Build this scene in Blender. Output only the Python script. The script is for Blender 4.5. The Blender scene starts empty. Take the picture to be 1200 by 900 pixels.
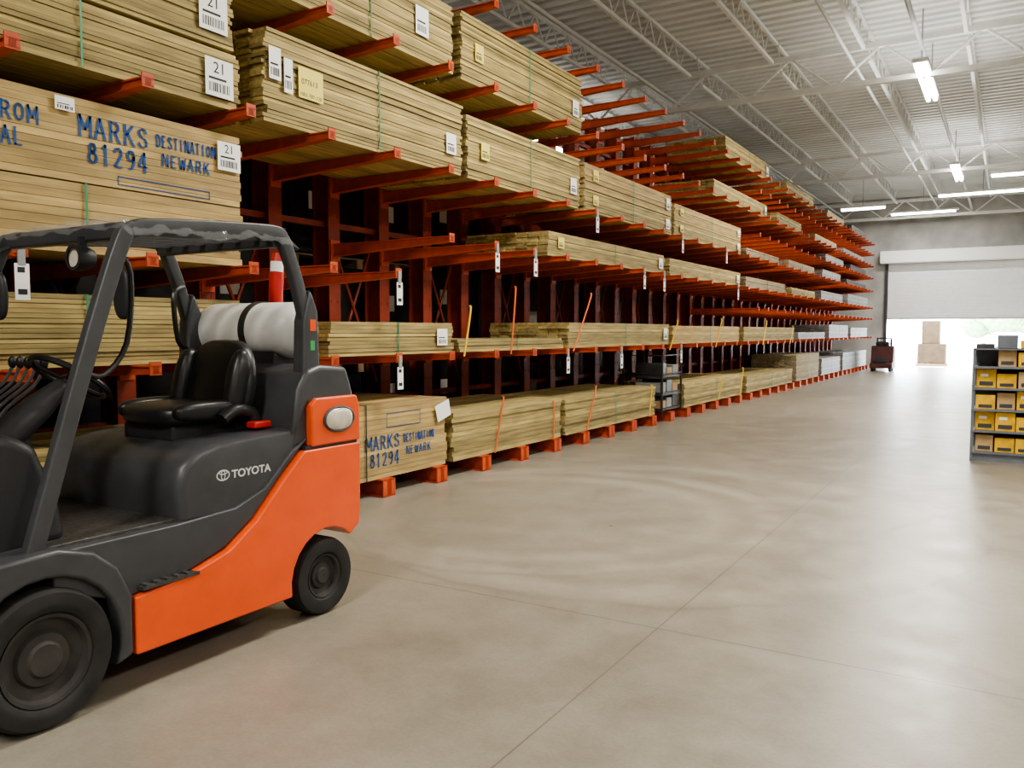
import bpy, bmesh, math, random
from mathutils import Vector, Matrix
random.seed(7)
SC=bpy.context.scene
COL=SC.collection
try:
    SC.view_settings.look='AgX - Medium High Contrast'; SC.view_settings.exposure=-.38
except Exception as e: print(e)
WL={}
# ------------------------------------------------------------------ materials
MATS={}
def M(name, c, rough=.5, metal=0.0, var=0.0, scale=4.0, stretch=(1,1,1), bump=0.0, emit=0, alpha=1, coat=0, island=0.0, c2=None, trans=0, spec=None):
    if name in MATS: return MATS[name]
    m=bpy.data.materials.new(name); m.use_nodes=True
    nt=m.node_tree; N=nt.nodes; L=nt.links
    b=N['Principled BSDF']
    b.inputs['Roughness'].default_value=rough
    b.inputs['Metallic'].default_value=metal
    b.inputs['Base Color'].default_value=(*c,1)
    if coat: b.inputs['Coat Weight'].default_value=coat
    if trans: b.inputs['Transmission Weight'].default_value=trans
    if spec is not None: b.inputs['Specular IOR Level'].default_value=spec
    if alpha<1: b.inputs['Alpha'].default_value=alpha
    if emit:
        b.inputs['Emission Color'].default_value=(*c,1); b.inputs['Emission Strength'].default_value=emit
    tc=N.new('ShaderNodeTexCoord'); mp=N.new('ShaderNodeMapping'); nz=N.new('ShaderNodeTexNoise')
    mp.inputs['Scale'].default_value=stretch
    nz.inputs['Scale'].default_value=scale; nz.inputs['Detail'].default_value=5
    L.new(tc.outputs['Object'],mp.inputs['Vector']); L.new(mp.outputs['Vector'],nz.inputs['Vector'])
    if c2 is None: c2=tuple(max(0,x*(1-var)) for x in c)
    cr=N.new('ShaderNodeMix'); cr.data_type='RGBA'
    cr.inputs['A'].default_value=(*c,1); cr.inputs['B'].default_value=(*c2,1)
    mr=N.new('ShaderNodeMapRange'); mr.inputs['From Min'].default_value=.35; mr.inputs['From Max'].default_value=.65
    L.new(nz.outputs['Fac'],mr.inputs['Value']); L.new(mr.outputs['Result'],cr.inputs['Factor'])
    out=cr.outputs['Result']
    if island:
        g=N.new('ShaderNodeNewGeometry'); h=N.new('ShaderNodeHueSaturation')
        r=N.new('ShaderNodeMapRange'); r.inputs['To Min'].default_value=1-island; r.inputs['To Max'].default_value=1+island*.6
        L.new(g.outputs['Random Per Island'],r.inputs['Value']); L.new(r.outputs['Result'],h.inputs['Value'])
        L.new(out,h.inputs['Color']); out=h.outputs['Color']
    if var or island or c2!=c: L.new(out,b.inputs['Base Color'])
    if bump:
        bp=N.new('ShaderNodeBump'); bp.inputs['Strength'].default_value=bump; bp.inputs['Distance'].default_value=.01
        L.new(nz.outputs['Fac'],bp.inputs['Height']); L.new(bp.outputs['Normal'],b.inputs['Normal'])
    MATS[name]=m; return m

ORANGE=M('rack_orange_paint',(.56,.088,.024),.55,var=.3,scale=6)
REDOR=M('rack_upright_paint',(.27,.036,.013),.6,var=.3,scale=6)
LIFTORANGE=M('forklift_orange_paint',(.84,.105,.020),.33,var=.12,scale=5,coat=.3)
GREY=M('forklift_charcoal_paint',(.060,.062,.068),.40,var=.25,scale=6)
GREY2=M('forklift_dark_plastic',(.028,.028,.031),.5,var=.2)
VINYL=M('black_vinyl',(.014,.014,.015),.36,var=.2)
RUBBER=M('black_rubber',(.024,.022,.021),.75,var=.5,scale=9,bump=.2)
HUB=M('dusty_wheel_hub',(.045,.040,.036),.7,var=.5,scale=8)
STEEL=M('bare_steel',(.30,.31,.31),.5,metal=0,var=.2)
PLATE=M('step_plate',(.10,.095,.09),.5,metal=.4,var=.4,scale=40,bump=.6)
TANK=M('tank_white_paint',(.80,.80,.78),.35,var=.06,scale=3)
WOODA=M('treated_pine',(.48,.375,.150),.75,var=.40,scale=3,stretch=(9,.8,9),island=.36,bump=.2)
WOODB=M('yellow_pine',(.52,.375,.155),.75,var=.34,scale=3,stretch=(9,.8,9),island=.24,bump=.2)
WOODC=M('weathered_pine',(.40,.33,.20),.8,var=.3,scale=3,stretch=(9,.8,9),island=.25)
DECKG=M('grey_decking',(.30,.30,.29),.6,var=.25,scale=3,stretch=(9,.8,9),island=.3)
PLANKD=M('dark_decking',(.07,.05,.04),.6,var=.3,scale=3,stretch=(9,.8,9),island=.3)
WHITEP=M('white_paper',(.85,.85,.83),.7,var=.03)
YELP=M('yellow_paper',(.75,.64,.16),.7,var=.05)
INK=M('black_ink',(.02,.02,.02),.7)
BLUEINK=M('blue_stencil_ink',(.030,.085,.26),.9,scale=30,c2=(.06,.12,.28),spec=.1)
GREENST=M('green_strap',(.03,.24,.13),.4)
BLACKST=M('black_strap',(.02,.02,.02),.4)
YELBAR=M('yellow_bar',(.75,.48,.03),.5)
ORBAR=M('orange_bar',(.62,.13,.03),.5)
WRAP=M('black_stretch_wrap',(.014,.014,.018),.3,var=.4,scale=6,bump=.5)
CARD=M('cardboard',(.42,.28,.15),.8,var=.15)
BROWNC=M('brown_crate_board',(.11,.07,.035),.85,var=.3)
PALLETW=M('pallet_wood',(.36,.25,.14),.85,var=.3,island=.2)
CEILM=M('painted_steel_white',(.72,.73,.71),.6,var=.1)
DUCT=M('galvanised_pipe',(.55,.56,.55),.5,metal=.1,var=.1)
CONC=M('wall_concrete',(.47,.47,.45),.85,var=.3,scale=1.2)
DOORM=M('rolling_door_steel',(.84,.86,.88),.5,var=.05)
LAMPM=M('lamp_glow',(1,.94,.84),.5,emit=40)
LOGO=M('logo_grey',(.62,.62,.62),.4)
LENS=M('lamp_lens',(.75,.66,.56),.15,var=.3,coat=.5,scale=12)
CHROME=M('bright_metal',(.6,.6,.6),.2,metal=1)
REDP=M('red_paint',(.50,.025,.018),.4)
DREDP=M('dull_red_paint',(.09,.022,.02),.6,var=.4)
YBOX=M('yellow_packaging',(.82,.48,.03),.5,var=.3,scale=10)
TANBOX=M('tan_packaging',(.55,.38,.18),.6,var=.2,scale=10)
BINM=M('blue_grey_steel',(.19,.21,.24),.45,metal=.3,var=.2)
PLASTIC=M('clear_film',(.80,.84,.86),.05,alpha=.10,spec=1.0)
GREEND=M('green_decal',(.05,.35,.10),.5)

# ------------------------------------------------------------------ mesh builder
class MB:
    def __init__(s): s.v=[]; s.f=[]
    def add(s,vs,fs):
        o=len(s.v); s.v+= [tuple(p) for p in vs]; s.f+=[tuple(i+o for i in f) for f in fs]
    def box(s,x0,x1,y0,y1,z0,z1):
        s.add([(x0,y0,z0),(x1,y0,z0),(x1,y1,z0),(x0,y1,z0),(x0,y0,z1),(x1,y0,z1),(x1,y1,z1),(x0,y1,z1)],
              [(0,3,2,1),(4,5,6,7),(0,1,5,4),(1,2,6,5),(2,3,7,6),(3,0,4,7)]); return s
    def prism(s,prof,a0,a1,axis='x'):
        n=len(prof)
        def P(a,p):
            return (a,p[0],p[1]) if axis=='x' else ((p[0],a,p[1]) if axis=='y' else (p[0],p[1],a))
        vs=[P(a0,p) for p in prof]+[P(a1,p) for p in prof]
        fs=[tuple(range(n))[::-1],tuple(range(n,2*n))]+[(i,(i+1)%n,n+(i+1)%n,n+i) for i in range(n)]
        s.add(vs,fs); return s
    def tube(s,pts,r,n=8,ref=None,prof=None,caps=True):
        pts=[Vector(p) for p in pts]; m=len(pts)
        if prof is None:
            prof=[(math.cos(2*math.pi*i/n),math.sin(2*math.pi*i/n)) for i in range(n)]
            sc=r if isinstance(r,(list,tuple)) else [r]*m
        else: sc=[1]*m
        k=len(prof); vs=[]
        n1=None
        for i,p in enumerate(pts):
            t=(pts[min(i+1,m-1)]-pts[max(i-1,0)])
            if t.length<1e-9: t=Vector((0,0,1))
            t.normalize()
            if ref is not None: a=Vector(ref)
            elif n1 is not None: a=n1
            else: a=Vector((0,0,1)) if abs(t.z)<.9 else Vector((1,0,0))
            a=(a-t*a.dot(t))
            if a.length<1e-6: a=t.orthogonal()
            a.normalize(); n1=a; b=t.cross(a)
            for q in prof: vs.append(p+a*q[0]*sc[i]+b*q[1]*sc[i])
        fs=[]
        for i in range(m-1):
            for j in range(k):
                fs.append((i*k+j,i*k+(j+1)%k,(i+1)*k+(j+1)%k,(i+1)*k+j))
        if caps: fs+= [tuple(range(k))[::-1],tuple(range((m-1)*k,m*k))]
        s.add(vs,fs); return s
    def lathe(s,prof,c,axis='x',n=40):
        c=Vector(c); vs=[]; k=len(prof)
        for i in range(n):
            a=2*math.pi*i/n; ca,sa=math.cos(a),math.sin(a)
            for (r,h) in prof:
                if axis=='x': vs.append(c+Vector((h,r*ca,r*sa)))
                elif axis=='y': vs.append(c+Vector((r*ca,h,r*sa)))
                else: vs.append(c+Vector((r*ca,r*sa,h)))
        fs=[]
        for i in range(n):
            j=(i+1)%n
            for q in range(k-1): fs.append((i*k+q,j*k+q,j*k+q+1,i*k+q+1))
        s.add(vs,fs); return s
    def ell(s,c,rx,ry,rz,n=16,m=10,p=1.0):
        c=Vector(c); vs=[]; 
        def pw(x): return math.copysign(abs(x)**p,x)
        for i in range(m+1):
            th=math.pi*i/m
            for j in range(n):
                ph=2*math.pi*j/n
                vs.append(c+Vector((rx*pw(math.sin(th))*pw(math.cos(ph)),ry*pw(math.sin(th))*pw(math.sin(ph)),rz*pw(math.cos(th)))))
        fs=[]
        for i in range(m):
            for j in range(n):
                fs.append((i*n+j,(i+1)*n+j,(i+1)*n+(j+1)%n,i*n+(j+1)%n))
        s.add(vs,fs); return s

def smooth_path(pts,sub=5):
    P=[Vector(p) for p in pts]; out=[]
    for i in range(len(P)-1):
        p0=P[max(i-1,0)];p1=P[i];p2=P[i+1];p3=P[min(i+2,len(P)-1)]
        for k in range(sub):
            t=k/sub
            out.append(.5*((2*p1)+(p2-p0)*t+(2*p0-5*p1+4*p2-p3)*t*t+(3*p1-p0-3*p2+p3)*t**3))
    out.append(P[-1]); return out
def rr(w,h,r=.3,n=3):
    out=[]; rad=min(w,h)/2*r*2*.5
    for cx,cy,a0 in ((w/2-rad,h/2-rad,0),(-w/2+rad,h/2-rad,90),(-w/2+rad,-h/2+rad,180),(w/2-rad,-h/2+rad,270)):
        for i in range(n+1):
            a=math.radians(a0+90*i/n); out.append((cx+rad*math.cos(a),cy+rad*math.sin(a)))
    return out
def meta(o,label=None,cat=None,group=None,kind=None):
    if label: o['label']=label
    if cat: o['category']=cat
    if group: o['group']=group
    if kind: o['kind']=kind
    return o
def par(ch,root):
    ch.parent=root; ch.matrix_parent_inverse=Matrix.Translation(-WL[root.name])
def O(name,mb,mat,parent=None,smooth=False,bevel=0,seg=2,label=None,cat=None,group=None,kind=None,fix=True):
    vs=mb.v
    xs=[v[0] for v in vs]; ys=[v[1] for v in vs]; zs=[v[2] for v in vs]
    org=Vector(((min(xs)+max(xs))/2,(min(ys)+max(ys))/2,min(zs)))
    me=bpy.data.meshes.new(name); me.from_pydata([tuple(Vector(v)-org) for v in vs],[],mb.f); me.update()
    if fix:
        bm=bmesh.new(); bm.from_mesh(me); bmesh.ops.recalc_face_normals(bm,faces=bm.faces); bm.to_mesh(me); bm.free()
    me.materials.append(mat)
    if smooth or bevel:
        me.shade_smooth(); me.set_sharp_from_angle(angle=math.radians(38))
    o=bpy.data.objects.new(name,me); o.location=org; COL.objects.link(o); WL[o.name]=org
    if bevel:
        b=o.modifiers.new('bevel','BEVEL'); b.width=bevel; b.segments=seg; b.limit_method='ANGLE'; b.angle_limit=math.radians(40)
        b.harden_normals=True
    if parent is not None: par(o,parent)
    meta(o,label,cat,group,kind); return o
def E(name,loc,label,cat,group=None,parent=None):
    o=bpy.data.objects.new(name,None); o.location=loc; o.empty_display_size=.2; COL.objects.link(o); WL[o.name]=Vector(loc)
    if parent is not None: par(o,parent)
    meta(o,label,cat,group); return o
def copy_tree(root,newloc,rotz=0,label=None):
    def rec(o,np):
        c=o.copy(); COL.objects.link(c); WL[c.name]=WL[o.name]
        if np is not None: c.parent=np; c.matrix_parent_inverse=o.matrix_parent_inverse.copy()
        for ch in list(o.children):
            rec(ch,c)
        return c
    r=rec(root,None); r.location=newloc; WL[r.name]=Vector(newloc)
    if rotz: r.rotation_euler=(0,0,rotz)
    if label: r['label']=label
    return r
ROTX=Matrix(((0,0,1),(1,0,0),(0,1,0)))   # text -> faces +X, reads along +Y
def T(name,body,size,loc,mat,parent,rot=ROTX,wscale=1.0,bold=0.0,ext=.0008,align='LEFT'):
    cu=bpy.data.curves.new(name,'FONT'); cu.body=body; cu.size=size; cu.extrude=ext; cu.offset=bold; cu.align_x=align
    tmp=bpy.data.objects.new('tmp',cu); COL.objects.link(tmp)
    dg=bpy.context.evaluated_depsgraph_get(); dg.update()
    me=bpy.data.meshes.new_from_object(tmp.evaluated_get(dg)); bpy.data.objects.remove(tmp)
    mb=MB(); mb.v=[tuple(rot@Vector((v.co.x*wscale,v.co.y,v.co.z))+Vector(loc)) for v in me.vertices]
    mb.f=[tuple(p.vertices) for p in me.polygons]
    return O(name,mb,mat,parent)
# bold slab-serif stencil capitals built from strokes
def loop(cx,cy,rx,ry,n=16): return [(cx+rx*math.sin(2*math.pi*i/n),cy+ry*math.cos(2*math.pi*i/n)) for i in range(n+1)]
GL={'M':([[(.10,0),(.10,1)],[(.10,1),(.45,.30)],[(.45,.30),(.80,1)],[(.80,1),(.80,0)]],[(.10,0),(.80,0)]),
'A':([[(.10,0),(.42,1)],[(.42,1),(.76,0)],[(.2,.32),(.64,.32)]],[(.10,0),(.76,0)]),
'R':([[(.16,0),(.16,1)],[(.16,.95),(.5,.95),(.66,.85),(.66,.62),(.5,.5),(.16,.5)],[(.42,.5),(.74,0)]],[(.16,0),(.76,0),(.12,1)]),
'K':([[(.16,0),(.16,1)],[(.70,1),(.2,.45)],[(.34,.58),(.74,0)]],[(.16,0),(.76,0),(.16,1),(.70,1)]),
'S':([[(.70,.76),(.58,.94),(.38,.96),(.18,.86),(.18,.66),(.36,.54),(.56,.46),(.70,.32),(.68,.12),(.46,.04),(.26,.06),(.12,.24)]],[]),
'D':([[(.16,0),(.16,1)],[(.16,.95),(.42,.95),(.66,.78),(.70,.5),(.66,.22),(.42,.05),(.16,.05)]],[]),
'E':([[(.16,0),(.16,1)],[(.1,.95),(.70,.95)],[(.16,.5),(.52,.5)],[(.1,.05),(.72,.05)]],[]),
'T':([[(.42,0),(.42,1)],[(.06,.95),(.78,.95)]],[(.42,0)]),
'I':([[(.42,0),(.42,1)]],[(.42,0),(.42,1)]),
'N':([[(.14,0),(.14,1)],[(.14,1),(.72,0)],[(.72,0),(.72,1)]],[(.14,0),(.72,1)]),
'O':([loop(.43,.5,.30,.45)],[]),
'W':([[(.06,1),(.24,0)],[(.24,0),(.43,.8)],[(.43,.8),(.62,0)],[(.62,0),(.82,1)]],[(.06,1),(.82,1)]),
'F':([[(.16,0),(.16,1)],[(.1,.95),(.70,.95)],[(.16,.5),(.52,.5)]],[(.16,0)]),
'L':([[(.16,0),(.16,1)],[(.1,.05),(.70,.05)]],[(.16,1)]),
'1':([[(.22,.8),(.42,1)],[(.42,1),(.42,0)]],[(.42,0)]),
'2':([[(.14,.74),(.24,.93),(.45,.96),(.66,.84),(.64,.62),(.14,.06)],[(.12,.05),(.74,.05)]],[]),
'4':([[(.56,0),(.56,1)],[(.56,1),(.08,.30)],[(.06,.28),(.80,.28)]],[(.56,0)]),
'8':([loop(.43,.75,.20,.20),loop(.43,.28,.28,.25)],[]),
'9':([loop(.43,.70,.25,.25),[(.68,.70),(.66,.35),(.5,.08),(.22,.06)]],[])}
INKX=.0032
def ST(body,h,y,z,parent,w=None,th=.12,serif=True):
    w=w or h*.82; t=h*th/2; mb=MB(); x=XFACE+INKX
    k=0
    for ch in body:
        if ch in GL:
            segs,ser=GL[ch]
            for pl in segs:
                for a,b in zip(pl[:-1],pl[1:]):
                    A=Vector((y+k*w+a[0]*w,z+a[1]*h)); B=Vector((y+k*w+b[0]*w,z+b[1]*h)); d=(B-A).normalized(); n=Vector((-d.y,d.x))
                    tt=t*(.7 if abs(d.x)>.8 else 1.15); A2=A-d*t*.2; B2=B+d*t*.2
                    q=[A2+n*tt,A2-n*tt,B2-n*tt,B2+n*tt]
                    mb.prism([tuple(p) for p in q],x,x+.0003)
            if serif:
              for s_ in ser:
                cy=y+k*w+s_[0]*w; cz=z+s_[1]*h; u=h*.10; mb.prism([(cy-u,cz-t*.4),(cy+u,cz-t*.4),(cy+u,cz+t*.4),(cy-u,cz+t*.4)],x,x+.0004)
        k+=1
    return O('stencil_lettering',mb,BLUEINK,parent)

# ------------------------------------------------------------------ camera
cam=bpy.data.cameras.new('camera'); co=bpy.data.objects.new('camera',cam); COL.objects.link(co)
cam.sensor_width=36; cam.lens=29.1; cam.clip_end=300
co.location=(0,0,1.5); co.rotation_euler=(math.radians(90-3.66),0,math.radians(31)); SC.camera=co

# ------------------------------------------------------------------ room shell
def floor_mat():
    m=bpy.data.materials.new('polished_concrete_floor'); m.use_nodes=True
    nt=m.node_tree; N=nt.nodes; L=nt.links; b=N['Principled BSDF']
    tc=N.new('ShaderNodeTexCoord'); sp=N.new('ShaderNodeSeparateXYZ'); L.new(tc.outputs['Object'],sp.inputs[0])
    def mth(op,a,bv=None,c=None,clamp=False):
        n=N.new('ShaderNodeMath'); n.operation=op; n.use_clamp=clamp
        for i,x in enumerate((a,bv,c)):
            if x is None: continue
            if isinstance(x,(int,float)): n.inputs[i].default_value=x
            else: L.new(x,n.inputs[i])
        return n.outputs[0]
    def noise(scale,detail=6,stretch=(1,1,1),dist=0,off=0):
        mp=N.new('ShaderNodeMapping'); mp.inputs['Scale'].default_value=stretch; mp.inputs['Location'].default_value=(off,off,0); L.new(tc.outputs['Object'],mp.inputs[0])
        n=N.new('ShaderNodeTexNoise'); n.inputs['Scale'].default_value=scale; n.inputs['Detail'].default_value=detail
        n.inputs['Distortion'].default_value=dist; L.new(mp.outputs[0],n.inputs[0]); return n.outputs['Fac']
    X=sp.outputs['X']; Y=sp.outputs['Y']
    jx=mth('LESS_THAN',mth('PINGPONG',mth('ADD',X,1.48),2.3),.004)
    jy=mth('LESS_THAN',mth('PINGPONG',mth('ADD',Y,-3.89),2.3),.005)
    jt=mth('MAXIMUM',jx,jy)
    n1=noise(.5,8,dist=.3); n2=noise(3,9,dist=.2); n3=noise(1.5,8,(1,.6,1)); n4=noise(60,3); n5=noise(.9,9,dist=.8,off=11); n6=noise(14,8,(1,1,1),off=3)
    wob=mth('MULTIPLY',mth('SUBTRACT',n2,.5),.2)
    def arc(cx,cy,r,w):
        dx=mth('ADD',X,-cx); dy=mth('ADD',Y,-cy)
        d=mth('SQRT',mth('ADD',mth('MULTIPLY',dx,dx),mth('MULTIPLY',dy,dy)))
        q=mth('ABSOLUTE',mth('ADD',mth('ADD',d,wob),-r)); return mth('MAXIMUM',mth('SUBTRACT',1,mth('DIVIDE',q,w)),0)
    light=mth('MAXIMUM',mth('MAXIMUM',arc(-3.4,6.0,1.5,.20),arc(-3.3,6.1,1.85,.18)),arc(-2.6,6.4,2.2,.24))
    dark=mth('MAXIMUM',mth('MAXIMUM',arc(1.4,6.6,2.9,.06),arc(2.4,6.0,3.2,.06)),mth('MAXIMUM',arc(-3.4,6.2,2.05,.05),arc(-2.6,6.5,2.5,.05)))
    mix=N.new('ShaderNodeMix'); mix.data_type='RGBA'
    mix.inputs['A'].default_value=(.180,.160,.125,1); mix.inputs['B'].default_value=(.320,.292,.235,1)
    f=mth('ADD',mth('MULTIPLY',n1,.75),mth('MULTIPLY',n2,.6)); f=mth('ADD',f,mth('MULTIPLY',n3,.5)); f=mth('SUBTRACT',f,.42)
    lm=mth('MULTIPLY',mth('MULTIPLY',light,mth('SUBTRACT',n5,.25,clamp=True)),1.5)
    f=mth('ADD',f,lm); f=mth('ADD',f,mth('MULTIPLY',mth('SUBTRACT',n4,.5),.6)); f=mth('ADD',f,mth('MULTIPLY',mth('SUBTRACT',n6,.5),.45))
    f=mth('SUBTRACT',f,mth('MULTIPLY',mth('MULTIPLY',dark,mth('SUBTRACT',n5,.36,clamp=True)),1.3),clamp=True)
    st=mth('MULTIPLY',mth('SUBTRACT',n5,.62,clamp=True),2.6,clamp=True); f=mth('SUBTRACT',f,mth('MULTIPLY',st,.4),clamp=True)
    L.new(f,mix.inputs['Factor'])
    m2=N.new('ShaderNodeMix'); m2.data_type='RGBA'; L.new(mth('MULTIPLY',jt,mth('MULTIPLY',n1,1.1)),m2.inputs['Factor'])
    L.new(mix.outputs['Result'],m2.inputs['A']); m2.inputs['B'].default_value=(.06,.05,.04,1)
    L.new(m2.outputs['Result'],b.inputs['Base Color'])
    L.new(mth('ADD',mth('MULTIPLY',n2,.3),.20),b.inputs['Roughness'])
    b.inputs['Specular IOR Level'].default_value=.5
    bp=N.new('ShaderNodeBump'); bp.inputs['Strength'].default_value=.06; bp.inputs['Distance'].default_value=.01
    L.new(n2,bp.inputs['Height']); L.new(bp.outputs[0],b.inputs['Normal'])
    return m
XL,XR,YB,YF,ZC=-15,12,-9,38,7.0
fl=O('floor',MB().box(XL,XR,YB,YF+.3,-.2,0),floor_mat(),kind='structure')
fl.data.transform(Matrix.Translation(fl.location)); fl.location=(0,0,0)
O('wall_left',MB().box(XL-.3,XL,YB,YF+.3,0,ZC+.2),CONC,kind='structure')
O('wall_right',MB().box(XR,XR+.3,YB,YF+.3,0,ZC+.2),CONC,kind='structure')
O('wall_back',MB().box(XL-.3,XR+.3,YB-.3,YB,0,ZC+.2),CONC,kind='structure')
w=MB(); DX0,DX1=-4.55,2.6; DT=4.75
w.box(XL-.3,DX0,YF,YF+.3,0,ZC+.2).box(DX1,XR+.3,YF,YF+.3,0,ZC+.2).box(DX0,DX1,YF,YF+.3,DT,ZC+.2)
O('wall_front',w,CONC,kind='structure')
# corrugated roof deck
d=MB(); y=YB; prof=[]
while y<YF+.3:
    prof+= [(y,ZC),(y+.14,ZC),(y+.17,ZC+.06),(y+.27,ZC+.06),(y+.30,ZC)]; y+=.3001
n=len(prof); vs=[(XL-.3,p[0],p[1]) for p in prof]+[(XR+.3,p[0],p[1]) for p in prof]
d.add(vs,[(i,i+1,n+i+1,n+i) for i in range(n-1)])
O('ceiling',d,M('roof_deck_white',(.68,.69,.67),.5,var=.12,scale=.8),kind='structure')
# roof joists
def truss(name,p0,length,axis,ztop,zbot,pitch,rc,rw,label,cat,group):
    mb=MB()
    def P(a,z):
        return (p0[0]+(a if axis=='x' else 0),p0[1]+(a if axis=='y' else 0),z)
    sq=rr(rc*2,rc*2,.1,1)
    mb.tube([P(0,ztop-rc),P(length,ztop-rc)],1,prof=sq); mb.tube([P(pitch*.5,zbot+rc),P(length-pitch*.5,zbot+rc)],1,prof=sq)
    k=int(length/pitch)
    pts=[]
    for i in range(k+1):
        pts.append(P(i*pitch,ztop-rc)); 
        if i<k: pts.append(P((i+.5)*pitch,zbot+rc))
    for a,b2 in zip(pts[:-1],pts[1:]): mb.tube([a,b2],rw,n=5)
    return O(name,mb,CEILM,label=label,cat=cat,group=group)
j0=truss('roof_joist',(-13.6,6.55,0),9.9,'y',6.99,6.50,.62,.03,.014,'light grey open-web steel joist under the roof deck','roof joist','open-web roof joists')
for by in (6.55,16.55,26.55):
    for i in range(16):
        x=-13.6+1.6*i
        if by==6.55 and i==0: continue
        copy_tree(j0,Vector((x,by+4.95,j0.location.z)))
for gy in (16.5,26.5,36.5):
    truss('roof_girder',(XL+.05,gy,0),XR-XL-.1,'x',6.7,5.95,1.6,.05,.026,'long light grey open-web steel girder under the roof joists','roof girder','roof girders')
for x,z,r in ((-2.6,6.35,.03),(-6.2,6.3,.035),(.35,6.35,.05),(-1.45,6.32,.04)):
    O('ceiling_pipe',MB().tube([(x,YB+.02,z),(x,YF-.02,z)],r,n=10),DUCT,smooth=True,label='long grey sprinkler pipe running below the roof joists',cat='pipe',group='ceiling pipes')
# roller door
dm=MB(); z=2.04
while z<DT-.01:
    dm.prism([(YF+.06,z),(YF+.052,z+.03),(YF+.052,z+.06),(YF+.06,z+.09),(YF+.09,z+.09),(YF+.09,z)],DX0-.05,DX1+.05); z+=.0905
dr=E('door_1',(-1,YF+.05,2.0),None,None); dr['kind']='structure'
dr.location.z=0; WL[dr.name]=Vector((-1,YF+.05,0))
O('door_curtain',dm,DOORM,dr)
O('bottom_bar',MB().box(DX0-.05,DX1+.05,YF+.03,YF+.11,1.98,2.045),DUCT,dr)
O('door_hood',MB().box(DX0-.2,DX1+.2,YF-.42,YF-.005,DT-.45,DT+.05),M('door_hood_white',(.9,.9,.89),.4),dr,bevel=.03)
O('guide_rail',MB().box(DX0-.02,DX0+.1,YF-.1,YF-.005,0,DT-.46),GREY,dr)
# exterior
O('ground',MB().box(-60,60,YF+.31,95,-.25,-.02),M('outdoor_pavement',(.70,.70,.68),.8,var=.1),kind='structure')
world=bpy.data.worlds.new('world'); SC.world=world; world.use_nodes=True
bg=world.node_tree.nodes['Background']; bg.inputs[0].default_value=(.88,.94,1,1); bg.inputs[1].default_value=42.0
LEAF=M('tree_leaves',(.34,.50,.26),.8,var=.5,scale=2.5); BARK=M('tree_bark',(.12,.09,.06),.9,var=.3)
def tree(x,y,h,sc):
    r=E('tree',(x,y,-.02),'leafy green tree standing beyond the open door','tree','trees outside the door')
    O('trunk',MB().tube([(x,y,-.02),(x+.1,y,h*.3),(x,y,h*.55)],[.22,.17,.1],n=8),BARK,r,smooth=True)
    m=MB()
    for k in range(12):
        a=random.uniform(0,6.28); q=random.uniform(0,1.2)*sc
        m.ell((x+q*math.cos(a),y+q*math.sin(a),h*.5+random.uniform(-.6,1.6)*sc),random.uniform(.7,1.1)*sc,random.uniform(.7,1.1)*sc,random.uniform(.5,.9)*sc,12,8)
    O('crown',m,LEAF,r,smooth=True)
for t in ((-1,84,6,1.8),(3.5,80,5,1.4),(7,86,5,1.8)): tree(*t)
def car(x,y,mat,lab):
    r=E('car',(x,y,-.02),lab,'car')
    z=-.02
    m=MB().prism([(x-2.2,z+.35),(x-2.25,z+.75),(x-1.3,z+.95),(x-.7,z+1.4),(x+.9,z+1.42),(x+1.6,z+.98),(x+2.2,z+.9),(x+2.2,z+.35)],y-.85,y+.85,'y')
    O('car_body',m,mat,r,bevel=.08,seg=3)
    O('car_window',MB().prism([(x-1.15,z+.97),(x-.65,z+1.34),(x+.85,z+1.36),(x+1.4,z+1.0)],y-.86,y+.86,'y'),STEEL,r)
    for dx in (-1.4,1.4):
        for dy in (-.8,.8): O('wheel',MB().lathe([(.0005,-.1),(.2,-.1),(.32,-.08),(.32,.08),(.2,.1),(.0005,.1)],(x+dx,y+dy,z+.32),axis='y',n=20),RUBBER,r,smooth=True)
car(-.3,72,M('car_silver',(.75,.77,.8),.3,metal=.1),'silver parked car on bright pavement beyond the open door')

# ------------------------------------------------------------------ lights
def alight(nm,loc,sx,sy,e,col,parent,up=False):
    l=bpy.data.lights.new(nm,'AREA'); l.shape='RECTANGLE'; l.size=sx; l.size_y=sy; l.energy=e; l.color=col
    lo=bpy.data.objects.new(nm,l); COL.objects.link(lo); lo.location=loc
    if up: lo.rotation_euler=(math.pi,0,0)
    par(lo,parent)
def highbay(x,y,power=330,up=80):
    r=E('high_bay_lamp',(x,y,5.95),'long glowing white high bay lamp hanging from the roof girder','ceiling lamp','high bay lamps')
    O('housing',MB().box(x-.13,x+.13,y-1.25,y+1.25,6.02,6.10),CEILM,r,bevel=.02)
    for dx in (-.06,.06): O('lamp_tube',MB().tube([(x+dx,y-1.2,5.975),(x+dx,y+1.2,5.975)],.04,n=8),LAMPM,r,smooth=True)
    for dy in (-1,1): O('hanger',MB().tube([(x,y+dy,6.10),(x,y+dy,6.98)],.012),STEEL,r)
    alight('lamp_light',(x,y,5.92),1.0,2.4,power,(1,.95,.86),r)
    alight('ceiling_fill_light',(x,y,6.14),2.5,5.0,up,(1,.97,.92),r,True)  # added fill light to brighten the roof deck, not part of the lamp
for yy in (-3,7,17,27):
    highbay(-1.45,yy,560,80)
for yy in (-3,5,13,21,29):
    highbay(5.5,yy,400,60)
for yy in (8,18,28): highbay(-9.8,yy,80,70)
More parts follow.
